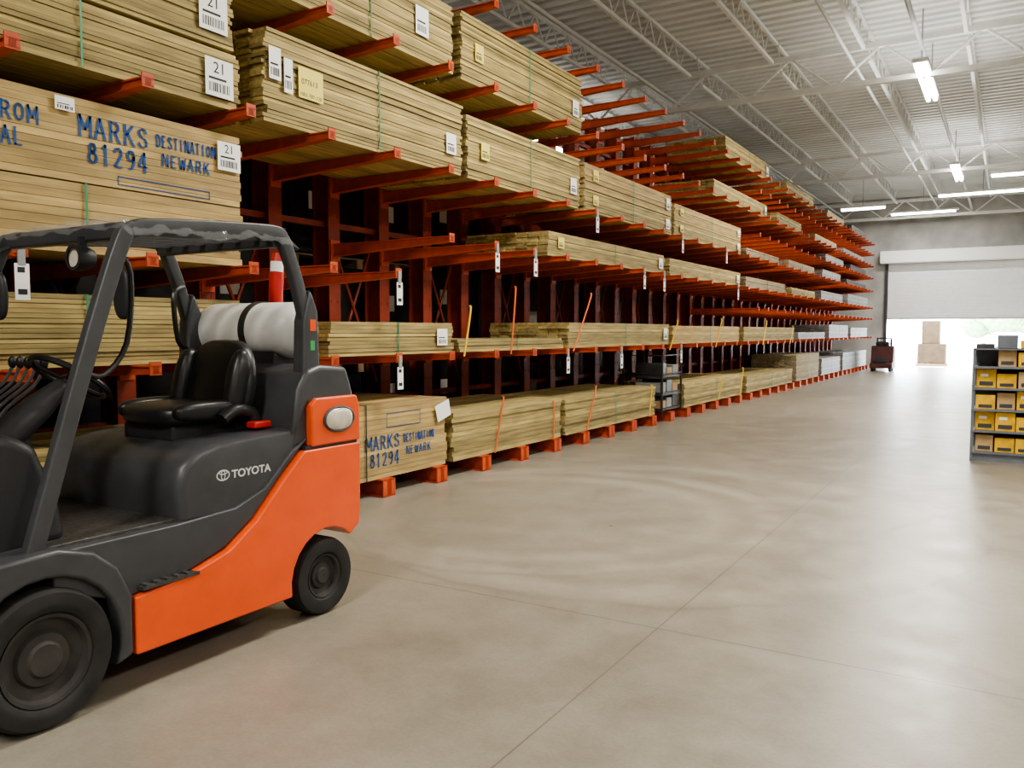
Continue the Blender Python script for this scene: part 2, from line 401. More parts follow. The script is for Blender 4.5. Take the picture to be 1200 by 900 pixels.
def strip(x0,x1,y,z=5.85):
    r=E('strip_lamp',((x0+x1)/2,y,z),'glowing fluorescent strip lamp hanging under the roof','ceiling lamp','fluorescent strip lamps')
    O('housing',MB().box(x0,x1,y-.08,y+.08,z+.03,z+.10),CEILM,r)
    O('lamp_tube',MB().tube([(x0+.03,y,z),(x1-.03,y,z)],.045,n=8),LAMPM,r,smooth=True)
    O('hanger',MB().tube([((x0+x1)/2,y,z+.1),((x0+x1)/2,y,6.95)],.01),STEEL,r)
strip(-5.4,-3.9,32); strip(-2.2,.4,31,5.95); strip(-.6,1.8,26.2,5.7)
r=E('strip_lamp',(-3,35.4,6.0),'glowing fluorescent strip lamp hanging under the roof','ceiling lamp','fluorescent strip lamps')
O('housing',MB().box(-4.2,-1.8,35.32,35.48,6.03,6.1),CEILM,r); O('lamp_tube',MB().tube([(-4.1,35.4,6.0),(-1.9,35.4,6.0)],.04,n=8),LAMPM,r,smooth=True); O('hanger',MB().tube([(-3,35.4,6.1),(-3,35.4,6.98)],.01),STEEL,r)
alight('lamp_light',(-3,35.4,5.95),2.4,.3,200,(1,.97,.92),r)

# ------------------------------------------------------------------ rack
XT=-4.66; XC=-6.3; SP=.82; Y0=1.71
def arm_mesh():
    mb=MB(); x0=XC+.13; x1=XT
    mb.prism([(x0,0),(x1,0),(x1,-.010),(x0,-.010)],-.04,.04,'y')
    mb.prism([(x0,-.120),(x1,-.045),(x1,-.055),(x0,-.132)],-.04,.04,'y')
    mb.prism([(x0,-.008),(x1,-.008),(x1,-.048),(x0,-.125)],-.022,.022,'y')
    mb.box(x1-.010,x1,-.042,.042,-.062,.025)
    mb.box(x0-.015,x0,-.07,.07,-.18,.04)
    return mb
arm_src=O('arm',arm_mesh(),ORANGE); arm_me=arm_src.data; arm_off=arm_src.location.copy(); bpy.data.objects.remove(arm_src)
def col_mesh():
    mb=MB()
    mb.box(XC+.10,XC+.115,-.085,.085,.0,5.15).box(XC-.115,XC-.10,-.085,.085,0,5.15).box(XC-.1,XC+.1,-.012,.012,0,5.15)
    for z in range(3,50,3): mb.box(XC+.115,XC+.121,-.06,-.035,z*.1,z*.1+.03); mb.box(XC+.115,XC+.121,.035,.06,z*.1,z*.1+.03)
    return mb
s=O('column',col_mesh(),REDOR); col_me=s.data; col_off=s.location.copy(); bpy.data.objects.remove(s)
XB=-4.79
bb=MB(); bb.box(XC-.3,XB,-.08,.08,.0,.014).box(XC-.3,XB,-.08,.08,.146,.16).box(XC-.3,XB,-.03,.03,.01,.15).box(XB-.015,XB,-.085,.085,0,.16)
s=O('base_beam',bb,ORANGE); base_me=s.data; base_off=s.location.copy(); bpy.data.objects.remove(s)
def levels(y):
    if y<4.5: return [1.28,1.97,3.08,4.05,4.9]
    if y<6.5: return [1.28,2.03,3.08,4.05,4.9]
    if y<17.5: return [1.28,2.42,3.08,4.05,4.9]
    return [1.28,2.0,2.42,3.08,3.58,4.05,4.5,4.9]
def child(name,me,loc,root):
    o=bpy.data.objects.new(name,me); COL.objects.link(o); o.location=loc; WL[o.name]=Vector(loc); par(o,root); return o
for sct in range(7):
    ys=[Y0+SP*(sct*6+i) for i in range(6)]
    r=E('cantilever_rack',(XC,ys[0],0),'tall orange steel cantilever rack section holding lumber bundles','storage rack','orange cantilever rack sections')
    for i,y in enumerate(ys):
        yo=Vector((0,y,0))
        child('column',col_me,col_off+yo,r); child('base_beam',base_me,base_off+yo,r)
        for z in levels(y): child('arm',arm_me,arm_off+Vector((0,y,z)),r)
        if i<5 or sct<6:
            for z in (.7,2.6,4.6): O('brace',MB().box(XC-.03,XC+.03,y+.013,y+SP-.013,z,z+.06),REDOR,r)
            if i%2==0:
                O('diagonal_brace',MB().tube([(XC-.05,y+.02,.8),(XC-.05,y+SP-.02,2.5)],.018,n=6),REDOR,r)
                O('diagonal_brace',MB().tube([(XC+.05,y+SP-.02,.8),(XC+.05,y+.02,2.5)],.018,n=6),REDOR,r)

# ------------------------------------------------------------------ lumber
XFACE=-4.85
TONES={'a':(WOODA,'greenish treated pine'),'b':(WOODB,'yellow pine'),'c':(WOODC,'weathered pine'),'g':(DECKG,'grey composite'),'d':(PLANKD,'dark brown composite')}
def sticker(parent,y,z,w,h,mat=WHITEP,bar=True,txt=None,xf=XFACE):
    x=xf+.020
    st=O('sticker',MB().box(x,x+.002,y,y+w,z,z+h),mat,parent)
    if bar:
        m=MB(); yy=y+w*.12
        while yy<y+w*.85:
            ww=random.choice((.004,.007,.010)); m.box(x+.002,x+.003,yy,yy+ww,z+h*.12,z+h*.36); yy+=ww+random.choice((.005,.009))
        O('barcode',m,INK,st)
        O('printed_line',MB().box(x+.002,x+.003,y+w*.12,y+w*.75,z+h*.44,z+h*.50),INK,st)
    if txt: T('number',txt,h*.42,(x+.002,y+w*.5,z+h*.62),INK,st,align='CENTER')
    return st
def bundle(y0,y1,z,h,tone='a',course=.032,bw=.14,depth=1.2,straps=1,xf=XFACE,stick=True,strapmat=None,ragged=.05,label=None,name='lumber_bundle',yel=False,jit=.011,gap=.0028):
    mb=MB(); nc=max(1,int(round(h/course))); ch=h/nc; nb=max(2,int(depth/bw)); bwid=depth/nb
    for c in range(nc):
        rowj=random.uniform(-.5,.4)*jit
        for b in range(nb):
            xo=xf-b*bwid+rowj+random.uniform(-jit,.005 if jit>.005 else 0)
            a=y0+random.uniform(0,ragged); e=y1-random.uniform(0,ragged)
            g=gap*random.uniform(.6,1.3)
            mb.box(xo-bwid+.006,xo,a,e,z+c*ch,z+(c+1)*ch-g)
    mat,desc=TONES[tone]
    hh='tall' if h>.55 else ('thin' if h<.2 else 'strapped')
    o=O(name,mb,mat,label=label or f'{hh} bundle of {desc} boards resting on orange rack arms',cat='lumber bundle',group='lumber bundles on the rack',fix=False)
    L=y1-y0; smat=strapmat or (GREENST if tone in 'ab' else BLACKST)
    for k in range(straps):
        ys=y0+L*(.5 if straps==1 else (.2+.62*k/(straps-1)))
        x=xf+.012
        s=MB(); s.box(x,x+.003,ys,ys+.013,z-.002,z+h+.003); s.box(xf-depth-.01,x+.003,ys,ys+.013,z+h,z+h+.003)
        O('strap',s,smat,o)
    if stick: sticker(o,y1-.32,z+h*.25,.17,min(.2,h*.55))
    if yel: sticker(o,y0+.25,z+h*.35,.16,min(.18,h*.45),mat=YELP)
    return o
# base level
bz=.163
bundle(1.75,4.2,bz,.6,'a')
A=bundle(4.3,6.8,bz,.68,'b',course=.045,straps=1,stick=False,strapmat=BLACKST,jit=.003,gap=.0026,label='pine bundle with blue stencilled shipping marks on low orange rack base')
bundle(6.87,9.3,bz,.50,'a',straps=0,stick=False,course=.05) 
bundle(9.37,12.55,bz,.46,'a',course=.045,stick=False)
bundle(13.9,17.6,bz,.42,'a',stick=False); bundle(17.9,22.3,bz,.36,'a',stick=False); bundle(22.75,25.8,bz,.70,'c',stick=False,course=.03)
bundle(26.2,29.4,bz,.5,'g',stick=False); bundle(29.9,35.2,bz,.6,'g',stick=False)
# second
l2=1.283
bundle(1.8,4.22,l2,.44,'a',course=.03)
bundle(5.1,6.93,l2,.30,'a'); bundle(7.0,9.35,l2,.13,'a',stick=False); bundle(9.45,13.15,l2,.33,'a',course=.04); bundle(13.3,17.3,l2,.31,'b',stick=False)
bundle(17.6,22.4,l2,.31,'a',stick=False); bundle(22.9,26.6,l2,.18,'g',stick=False); bundle(27.3,30.8,l2,.42,'g',stick=False); bundle(31.4,35.3,l2,.34,'g',stick=False)
# third
bundle(1.8,4.25,1.973,.42,'b',course=.05,jit=.004,gap=.0028)
Mk=bundle(1.8,4.25,2.40,.50,'b',course=.045,straps=0,stick=False,jit=.003,gap=.0026,label='pine bundle with blue stencilled shipping marks stacked on another bundle')
l3=2.423
bundle(8.9,12.9,l3,.30,'a',yel=True); bundle(13.1,17.3,l3,.28,'a'); bundle(17.7,21.3,l3,.24,'c',stick=False); bundle(22.0,25.0,l3,.20,'a',stick=False); bundle(25.9,29.6,l3,.28,'g',stick=False); bundle(30.6,35.2,l3,.36,'g',stick=False)
# fourth
l4=3.083
b1=bundle(1.8,4.25,l4,.40,'a',course=.03,stick=False); b2=bundle(1.8,4.2,l4+.42,.44,'a',course=.03,stick=False)
b3=bundle(4.45,7.1,l4,.70,'a',course=.03,straps=1)
bundle(7.16,9.8,l4,.64,'a',yel=True); bundle(9.9,13.2,l4,.29,'a',straps=1,yel=True); bundle(9.9,13.2,l4+.30,.33,'b',yel=True)
bundle(13.3,17.3,l4,.26,'a',yel=True); bundle(13.3,17.3,l4+.27,.27,'b',yel=True); bundle(17.7,20.6,l4,.18,'c',stick=False); bundle(21.6,24.8,l4,.22,'c',stick=False)
bundle(26,29.1,l4,.26,'g',stick=False); bundle(30.3,34.6,l4,.2,'d',stick=False)
bundle(26.5,29.6,3.583,.25,'g',stick=False); bundle(31,34.6,3.583,.25,'d',stick=False)
# fifth
l5=4.053
b5=bundle(4.4,6.95,l5,.66,'a',course=.03,stick=False); bundle(7.05,9.85,l5,.68,'a',course=.03,yel=True); bundle(15.4,19.4,l5,.30,'a'); bundle(20.3,23.0,l5,.27,'a',stick=False)
bundle(24.8,28.2,l5,.22,'c',stick=False); bundle(29.5,34.0,l5,.22,'g',stick=False)
l6=4.903
bundle(16.1,19.5,l6,.38,'a',course=.04); bundle(21.2,24.5,l6,.30,'a',stick=False); bundle(26.6,29.4,l6,.26,'c',stick=False); bundle(31,34.6,l6,.3,'d',stick=False)

# stencils
def stencil(b,y,z):
    ST('MARKS',.125,y,z+.18,b,w=.098)
    ST('81294',.125,y+.05,z+.025,b,w=.086)
    ST('DESTINATION',.080,y+.53,z+.21,b,w=.044,th=.13,serif=False)
    ST('NEWARK',.080,y+.57,z+.09,b,w=.066,th=.13,serif=False)
stencil(Mk,3.00,2.50)
def frame(b,a0,a1,c0,c1):
    x0=XFACE+INKX; t=.006
    m=MB(); m.box(x0,x0+.0004,a0,a1,c0,c0+t).box(x0,x0+.0004,a0,a1,c1-t,c1).box(x0,x0+.0004,a0,a0+t,c0,c1).box(x0,x0+.0004,a1-t,a1,c0,c1)
    O('stencil_frame',m,BLUEINK,b)
frame(Mk,3.25,3.95,2.42,2.475)
ST('FROM',.10,2.47,2.69,Mk,w=.075); ST('IAL',.10,2.47,2.55,Mk,w=.072)
stencil(A,5.56,.25); frame(A,5.85,6.35,.62,.75)
sticker(Mk,2.85,2.80,.12,.08); sticker(Mk,4.01,2.64,.20,.20,txt='21')
sticker(b1,3.92,l4+.06,.24,.26,txt='21'); sticker(b2,3.88,l4+.50,.24,.26,txt='21')
sticker(b3,4.5,3.40,.12,.24); sticker(b3,4.65,3.33,.09,.26,mat=WHITEP)
ys_=sticker(b3,4.80,3.33,.27,.24,mat=YELP,bar=False)
T('number','1001-787-120',.043,(XFACE+.0222,4.81,3.345),INK,ys_); T('number','077613',.06,(XFACE+.0222,4.83,3.44),INK,ys_)
sticker(b5,6.3,4.27,.2,.26,mat=WHITEP)
O('paper_sheet',MB().prism([(6.55,.76),(6.78,.82),(6.82,.66),(6.60,.60)],XFACE+.03,XFACE+.033),WHITEP,A)

# hanging price tags and leaning bars
tag=E('price_tag',(XT+.01,7.45,2.2),'white hanging price tag clipped to an orange rack arm','price tag','hanging price tags')
O('tag_card',MB().box(XT+.006,XT+.009,7.41,7.49,2.12,2.32),WHITEP,tag)
O('tag_print',MB().box(XT+.009,XT+.010,7.425,7.465,2.27,2.30),INK,tag); O('tag_barcode',MB().box(XT+.009,XT+.010,7.425,7.475,2.15,2.18),INK,tag)
O('tag_clip',MB().box(XT+.001,XT+.012,7.43,7.47,2.31,2.42),STEEL,tag)
def lv_below(y,z):
    return min(levels(y),key=lambda q:abs(q-z))
tag.location=(XT+.01,Y0+SP*7,2.2); WL[tag.name]=Vector(tag.location)
for (y,z) in ((5.84,2.03),(5.84,1.28),(8.3,2.42),(9.12,1.28),(11.6,2.42),(13.2,1.28),(9.94,3.08),(13.2,3.08),(10.8,1.28),(12.4,2.42),(16.5,2.42),(2.56,1.97),(15.7,3.08)):
    yy=Y0+SP*round((y-Y0)/SP)
    copy_tree(tag,Vector((XT+.01,yy,lv_below(yy,z)-.22)))
def bar(y,z0,z1,dy,mat,nm,low=False):
    X0=XFACE+.035 if low else XT+.02
    r=O('stop_bar',MB().tube(smooth_path([(X0,y,z0),(X0+.003,y+dy*.5,(z0+z1)/2),(X0,y+dy,z1),(X0-.02,y+dy+.01,z1+.03)],3),.010,n=8),mat,smooth=True,label=f'slim {nm} steel stop bar leaning against the rack arm tips',cat='stop bar',group='leaning stop bars')
for a in ((3.72,1.1,1.62,.12,YELBAR,'yellow'),(6.80,1.25,1.72,.12,YELBAR,'yellow'),(7.65,.165,.74,.18,ORBAR,'orange',True),(7.70,1.25,1.95,.10,ORBAR,'orange'),(9.2,1.25,1.95,.5,ORBAR,'orange'),(9.95,.165,.72,.28,ORBAR,'orange',True),
          (12.2,.165,.62,.1,YELBAR,'yellow',True),(12.6,1.2,1.65,.35,YELBAR,'yellow'),(15.0,1.2,1.7,.35,YELBAR,'yellow'),(17.3,.165,.7,.2,YELBAR,'yellow',True),(18.4,1.2,1.7,.3,YELBAR,'yellow'),(21,1.2,1.6,.3,YELBAR,'yellow'),(15.8,.165,.6,.2,YELBAR,'yellow',True),(9.0,.165,.60,.03,ORBAR,'orange',True)):
    bar(*a)
# wrapped loads behind the rack
def load(x,y,z,h):
    r=E('wrapped_pallet',(x,y,z),'pallet load in glossy black stretch wrap behind the rack','pallet load','black wrapped pallet loads')
    m=MB()
    for k in range(3): m.box(x-.55,x+.55,y-.58+.53*k,y-.48+.53*k,z,z+.1)
    for k in range(6): m.box(x-.55+.2*k,x-.45+.2*k,y-.6,y+.6,z+.1,z+.12)
    O('pallet',m,PALLETW,r)
    O('wrapped_load',MB().box(x-.53,x+.53,y-.57,y+.57,z+.12,z+h),WRAP,r,bevel=.03)
    O('label_sheet',MB().box(x+.532,x+.535,y-.3,y-.05,z+h*.5,z+h*.5+.2),WHITEP,r)
    return r
l0=load(-7.35,2.2,0,1.25); ld2=load(-7.35,3.45,0,1.0)
for i in range(22):
    y=2.2+1.25*i; z=0
    for lev in range(3):
        src,h=((l0,1.25) if (i*3+lev*5)%4 else (ld2,1.0))
        if i==0 and lev==0: h=1.25
        elif i==1 and lev==0: h=1.0
        else: copy_tree(src,Vector((-7.35,y,z)))
        z+=h+.001
        if random.random()<.12: break

# black wire cart at the gap in the bottom row
CZ=.161
r=E('stock_cart',(-5.1,13.2,CZ),'small black wire cart loaded with boxed hardware beside lumber','cart')
for yy in (12.75,13.65):
    for xx in (-5.5,-4.82): O('cart_post',MB().tube([(xx,yy,CZ),(xx,yy,1.12)],.02,n=6),GREY2,r)
for z in (.45,.8,1.1):
    O('cart_rail',MB().tube([(-5.5,12.75,z),(-4.82,12.75,z),(-4.82,13.65,z)],.012,n=6),GREY2,r)
for z in (.20,.46,.74): O('cart_shelf',MB().box(-5.5,-4.82,12.75,13.65,z,z+.03),GREY2,r)
for i,z in enumerate((.232,.492,.772)):
    for j in range(3):
        O('hardware_box',MB().box(-5.3,-4.86,12.8+.28*j,13.04+.28*j,z,z+.12+.04*((i+j)%3)),(CARD,DECKG,GREY)[(i+j)%3],bevel=.005,label='small boxed hardware item on black wire cart',cat='box',group='boxes on the wire cart')

# ------------------------------------------------------------------ forklift
XN,XFR=-3.05,-4.13
F=E('forklift',(-3.59,2.4,0),'orange and charcoal sit-down forklift with propane tank parked beside lumber rack','forklift')
cw=[(2.07,.16),(2.93,.16)]
for i in range(10):
    a=math.radians(190-i*16); cw.append((3.19+.255*math.cos(a),.21+.255*math.sin(a)))
cw+=[(3.44,.44),(3.45,.52),(3.455,.7),(3.455,.892),(3.035,.892),(2.90,.775),(2.72,.60),(2.55,.49),(2.35,.435),(2.07,.405)]
O('counterweight',MB().prism(cw,XFR,XN),LIFTORANGE,F,bevel=.012,seg=3,label='glossy orange counterweight and side skirt')
O('rear_block',MB().prism([(3.09,.905),(3.455,.905),(3.455,1.10),(3.43,1.155),(3.12,1.155),(3.085,1.12)],XFR,XN),LIFTORANGE,F,bevel=.012,seg=3,label='glossy orange upper corner block')
O('gap_band',MB().box(XFR+.012,XN-.012,3.05,3.44,.885,.912),GREY2,F)
O('chassis',MB().box(XFR+.2,XN-.2,1.3,3.2,.12,.60),GREY2,F)
O('side_panel',MB().prism([(2.03,.40),(2.35,.44),(2.55,.50),(2.72,.61),(2.90,.785),(3.10,.96),(2.98,.90),(2.80,.74),(2.62,.675),(2.30,.66),(1.75,.66),(1.75,.5)],XFR+.03,XN-.03),GREY,F,bevel=.01)
fe=[(2.06,.17),(2.06,.42),(2.0,.55),(1.90,.635),(1.76,.675),(1.55,.67),(1.36,.62),(1.30,.5),(1.30,.3)]
for i in range(15):
    a=math.radians(172-i*14); fe.append((1.70+.305*math.cos(a),.267+.305*math.sin(a)))
for x0,x1 in ((XN-.27,XN+.0),(XFR,XFR+.27)):
    O('fender',MB().prism(fe,x0,x1),GREY,F,bevel=.02,seg=3)
O('floor_plate',MB().box(XFR+.08,XN-.08,1.75,2.36,.655,.675),PLATE,F,bevel=.005,label='worn dark metal floor plate')
st=MB().box(XN-.10,XN+.006,2.10,2.38,.425,.44)
for k in range(5): st.box(XN-.1,XN+.006,2.115+.05*k,2.135+.05*k,.44,.448)
O('step',st,PLATE,F)
# hood: lofted so that the shoulders roll over
base=[(2.66,.66),(2.32,.66),(2.31,.80),(2.335,.90),(2.40,.955),(2.52,.985),(2.75,1.0),(3.0,1.01),(3.16,1.03),(3.16,.97),(3.0,.90),(2.82,.74)]
cen=(2.86,.74); hm=MB(); W=(XN-.045-(XFR+.045))/2; XM=(XN+XFR)/2; nx=24; kk=len(base)
for i in range(nx+1):
    u=math.sin(math.pi*(i/nx-.5)); s=(1-min(1,abs(u))**12)**(1/3)
    s=.90+.10*s
    for p in base: hm.v.append((XM+u*W,cen[0]+(p[0]-cen[0])*s,cen[1]+(p[1]-cen[1])*s))
for i in range(nx):
    for j in range(kk): hm.f.append((i*kk+j,i*kk+(j+1)%kk,(i+1)*kk+(j+1)%kk,(i+1)*kk+j))
hm.f+=[tuple(range(kk)),tuple(range(nx*kk,(nx+1)*kk))]
hood=O('hood',hm,GREY,F,smooth=True,label='charcoal rounded engine hood')
O('hood_core',MB().box(XFR+.1,XN-.1,2.42,3.1,.6,.90),GREY2,F)
O('rear_cover',MB().prism([(2.98,.95),(3.02,1.2),(3.08,1.30),(3.18,1.325),(3.38,1.31),(3.43,1.17),(3.43,1.12),(3.08,1.12)],XFR+.04,XN-.02),GREY,F,bevel=.03,seg=3)
lx=XN-.0445
def ring(mb,cy,cz,ry,rz,w,x):
    n=28; vs=[];fs=[]
    for i in range(n):
        a=2*math.pi*i/n
        vs.append((x,cy+ry*math.cos(a),cz+rz*math.sin(a))); vs.append((x,cy+(ry-w)*math.cos(a),cz+(rz-w)*math.sin(a)))
    for i in range(n):
        j=(i+1)%n; fs.append((2*i,2*j,2*j+1,2*i+1))
    mb.add(vs,fs)
m=MB(); ring(m,2.56,.835,.038,.026,.006,lx); ring(m,2.56,.835,.013,.024,.005,lx+.0005); ring(m,2.56,.848,.025,.011,.005,lx+.001)
O('emblem',m,LOGO,hood)
T('brand_lettering','TOYOTA',.052,(lx,2.61,.815),LOGO,hood,bold=.0012,wscale=1.1)
# wheels
def wheel(y,z,R,w,xo,sgn,inner):
    x=xo; s=sgn
    r=E('wheel',(x-s*w/2,y,0),None,None,parent=F)
    k=inner
    O('tire',MB().lathe([(k,-s*w*.95),(R*.93,-s*w),(R,-s*w*.88),(R,-s*.03),(R*.95,-s*.004),(R*.80,-s*.0),(k+.012,-s*.006),(k,-s*.02),(k,-s*w*.95)],(x,y,z),n=48),RUBBER,r,smooth=True,label='worn solid black rubber tire')
    O('hub',MB().lathe([(k,-s*.05),(k,-s*.012),(k*.92,-s*.016),(k*.86,-s*.04),(k*.62,-s*.05),(k*.56,-s*.035),(k*.40,-s*.032),(k*.34,-s*.02),(k*.30,-s*.02),(0.0005,-s*.022)],(x,y,z),n=40),HUB,r,smooth=True,label='dusty dark wheel hub')
for s,xo in ((1,XN+.0),(-1,XFR)):
    wheel(1.70,.267,.267,.19,xo+ s*.012,s,.175); wheel(3.19,.205,.205,.16,xo-s*.015,s,.115)
# overhead guard
def gpath(x):
    return smooth_path([(x,3.06,.98),(x,3.14,1.25),(x,3.15,1.45),(x,3.08,1.72),(x,3.01,1.90),(x,2.98,1.955),(x,2.92,1.985),(x,2.6,1.97),(x,2.24,1.94),(x,2.16,1.92),(x,2.10,1.86),(x,1.93,1.38),(x,1.70,.66)],5)
G=E('overhead_guard',(-3.59,2.4,1.0),None,None,parent=F); G['label']='charcoal steel overhead guard frame'
for x in (XN-.08,XFR+.08): O('guard_frame',MB().tube(gpath(x),1,ref=(1,0,0),prof=rr(.05,.068,.4)),GREY,G,smooth=True)
for (y,z) in ((2.14,1.915),(2.96,1.95)): O('cross_bar',MB().tube([(XN-.09,y,z),(XFR+.09,y,z)],1,ref=(0,0,1),prof=rr(.07,.06,.4)),GREY,G,smooth=True)
for k in range(6): O('guard_slat',MB().prism([(2.15,1.905),(2.95,1.95),(2.95,1.985),(2.15,1.94)],XFR+.2+.135*k,XFR+.225+.135*k),GREY,G)
for x in (XN-.085,XFR+.085): O('pillar_foot',MB().prism([(2.98,.90),(3.16,.95),(3.20,1.3),(3.19,1.6),(3.14,1.72),(3.09,1.55),(3.08,1.3),(3.03,1.15)],x-.045,x+.045),GREY,G,bevel=.02)
# crumpled clear film wrapped loosely over the guard roof
random.seed(3); m=MB(); nx,ny=44,40
ph=[random.uniform(0,6.28) for _ in range(12)]
def wr(a,b): return .010*math.sin(9*a+ph[0]+3*math.sin(4*b+ph[1]))+.007*math.sin(17*b+ph[2]+2*math.sin(6*a+ph[3]))+.005*math.sin(31*(a+b)+ph[4])
for i in range(nx+1):
    for j in range(ny+1):
        a=i/nx; b=j/ny
        x=XFR+.045+(XN-XFR-.09)*a; y=2.09+.93*b; z=1.972+.042*b+wr(a*3,b*3)*.7+random.uniform(-.002,.002)
        e=min(i,nx-i)
        dr_=(.075,.05,.02,.006)[e] if e<4 else 0
        dj=(.09,.05,.02)[ny-j] if ny-j<3 else ((.05,.02)[j] if j<2 else 0)
        z-=max(dr_,dj)*(1+.15*math.sin(14*b+ph[5]) if e<4 else 1)
        if e<3: x+=(.020 if i>nx/2 else -.020)
        if ny-j<3: y+=.02
        m.v.append((x+wr(b*4,a*4)*.4,y+wr(a*5,b*2)*.4,z))
for i in range(nx):
    for j in range(ny): a=i*(ny+1)+j; m.f.append((a,a+1,a+ny+2,a+ny+1))
O('plastic_film',m,PLASTIC,G,smooth=True,label='crumpled clear plastic film')
O('decal',MB().box(XN-.043,XN-.038,3.125,3.165,1.50,1.56),LIFTORANGE,G); O('decal',MB().box(XN-.043,XN-.038,3.125,3.155,1.40,1.45),GREEND,G)
# seat
S=E('seat',(-3.56,2.65,1.0),None,None,parent=F); S['label']='black vinyl operator seat with bolsters'
def cushion(cx,cy,cz,sx,sy,sz,p=.55): return MB().ell((cx,cy,cz),sx,sy,sz,28,16,p)
O('seat_base',MB().box(-3.75,-3.37,2.50,2.88,.97,1.06),GREY2,S,bevel=.02)
O('seat_cushion',cushion(-3.54,2.68,1.095,.23,.23,.06),VINYL,S,smooth=True)
for x in (-3.75,-3.33): O('seat_bolster',cushion(x,2.68,1.115,.05,.20,.05,.7),VINYL,S,smooth=True)
bk=MB(); bk.ell((0,0,0),.25,.065,.22,28,18,.6)
bk.v=[(v[0]*(1-.22*(v[2]/.22 if v[2]>0 else 0))-3.52, v[1]+2.90+v[2]*.22, v[2]+1.235) for v in bk.v]
O('backrest',bk,VINYL,S,smooth=True)
for s in (-1,1):
    bl=MB(); bl.ell((0,0,0),.05,.06,.18,14,12,.8); bl.v=[(v[0]-3.52+s*.20,v[1]+2.84+v[2]*.22,v[2]+1.23) for v in bl.v]; O('seat_bolster',bl,VINYL,S,smooth=True)
for x in (-3.265,-3.80):
    O('armrest',MB().tube(smooth_path([(x,2.90,1.03),(x,2.88,1.09),(x,2.78,1.11),(x,2.70,1.07)],4),.034,n=10),VINYL,S,smooth=True)
O('seat_belt_buckle',MB().box(-3.26,-3.19,2.84,2.95,1.015,1.05),REDP,S,bevel=.01,label='bright red buckle housing')
# propane tank
Pt=E('propane_tank',(-3.72,3.3,1.33),None,None,parent=F); Pt['label']='horizontal off-white propane cylinder strapped on the rear'
ty,tz=3.31,1.505; TX=-3.70
prof=[(.0005,-.41),(.05,-.405),(.10,-.39),(.140,-.35),(.155,-.30),(.155,.30),(.140,.35),(.10,.39),(.05,.405),(.0005,.41)]
O('tank_body',MB().lathe(prof,(TX,ty,tz),n=40),TANK,Pt,smooth=True)
O('tank_collar',MB().lathe([(.10,-.48),(.115,-.48),(.115,-.36),(.10,-.36),(.10,-.48)],(TX,ty,tz),n=28),TANK,Pt,smooth=True)
O('valve',MB().tube([(TX-.39,ty,tz),(TX-.47,ty,tz)],.03,n=10),CHROME,Pt,smooth=True)
O('tank_strap',MB().lathe([(.157,-.022),(.163,-.022),(.163,.022),(.157,.022),(.157,-.022)],(TX+.06,ty,tz),n=36),BLACKST,Pt,smooth=True)
O('tank_cradle',MB().prism([(3.18,1.32),(3.18,1.39),(3.22,1.375),(3.31,1.345),(3.40,1.375),(3.42,1.39),(3.42,1.32)],-3.98,-3.42),GREY2,Pt)
# warning post behind the tank
wp=E('warning_post',(-3.68,3.46,1.3),None,None,parent=F); wp['label']='red post with white collar behind the tank'
O('post',MB().tube([(-3.68,3.42,1.30),(-3.66,3.44,1.84)],.042,n=12),REDP,wp,smooth=True); O('post_collar',MB().tube([(-3.66,3.44,1.841),(-3.66,3.445,1.90)],.038,n=12),WHITEP,wp,smooth=True); O('post_tip',MB().tube([(-3.66,3.445,1.901),(-3.655,3.45,1.95)],[.036,.03],n=12),REDP,wp,smooth=True)
# side lamp
lr=E('side_lamp',(XN,3.30,1.03),None,None,parent=F); lr['label']='wide oval clear lamp with grey rim'
m=MB(); m.ell((XN+.0,3.285,1.035),.022,.105,.060,24,12,.8); O('lamp_lens',m,LENS,lr,smooth=True)
m=MB(); m.tube([(XN+.004,3.285+.110*math.cos(2*math.pi*i/30),1.035+.064*math.sin(2*math.pi*i/30)) for i in range(31)],.008,n=6,caps=False); O('lamp_rim',m,GREY,lr,smooth=True)
# dash cowl, steering, levers
O('dash_cowl',MB().prism([(1.38,.60),(1.40,.95),(1.50,1.08),(1.66,1.12),(1.78,1.06),(1.86,.86),(1.90,.66)],XFR+.14,XN-.16),GREY2,F,bevel=.05,seg=3)
O('steering_column',MB().tube([(-3.5,1.72,1.0),(-3.5,1.95,1.18),(-3.5,2.06,1.27)],[.075,.06,.035],n=14),GREY2,F,smooth=True)
cw_=E('steering_wheel',(-3.5,2.08,1.29),None,None,parent=F)
ax=Vector((0,.55,.83)).normalized(); u1=Vector((1,0,0)); u2=ax.cross(u1); cc=Vector((-3.5,2.09,1.30))
O('wheel_rim',MB().tube([cc+u1*.165*math.cos(2*math.pi*i/36)+u2*.165*math.sin(2*math.pi*i/36) for i in range(37)],.014,n=8,caps=False),VINYL,cw_,smooth=True)
m=MB()
for a in (90,210,330): a=math.radians(a); m.tube([cc-ax*.02,cc+(u1*math.cos(a)+u2*math.sin(a))*.16],.011,n=6)
m.ell(cc-ax*.02,.04,.04,.03); O('wheel_spoke',m,VINYL,cw_,smooth=True)
m=MB(); kk=cc+u1*-.1+u2*.13; m.tube([kk,kk+ax*.04],.012); m.ell(kk+ax*.055,.022,.022,.022); O('spinner_knob',m,VINYL,cw_,smooth=True)
O('lever_console',MB().prism([(1.70,.66),(1.70,1.05),(1.82,1.10),(2.0,1.06),(2.05,.95),(2.02,.66)],-4.04,-3.68),GREY2,F,bevel=.03,seg=3)
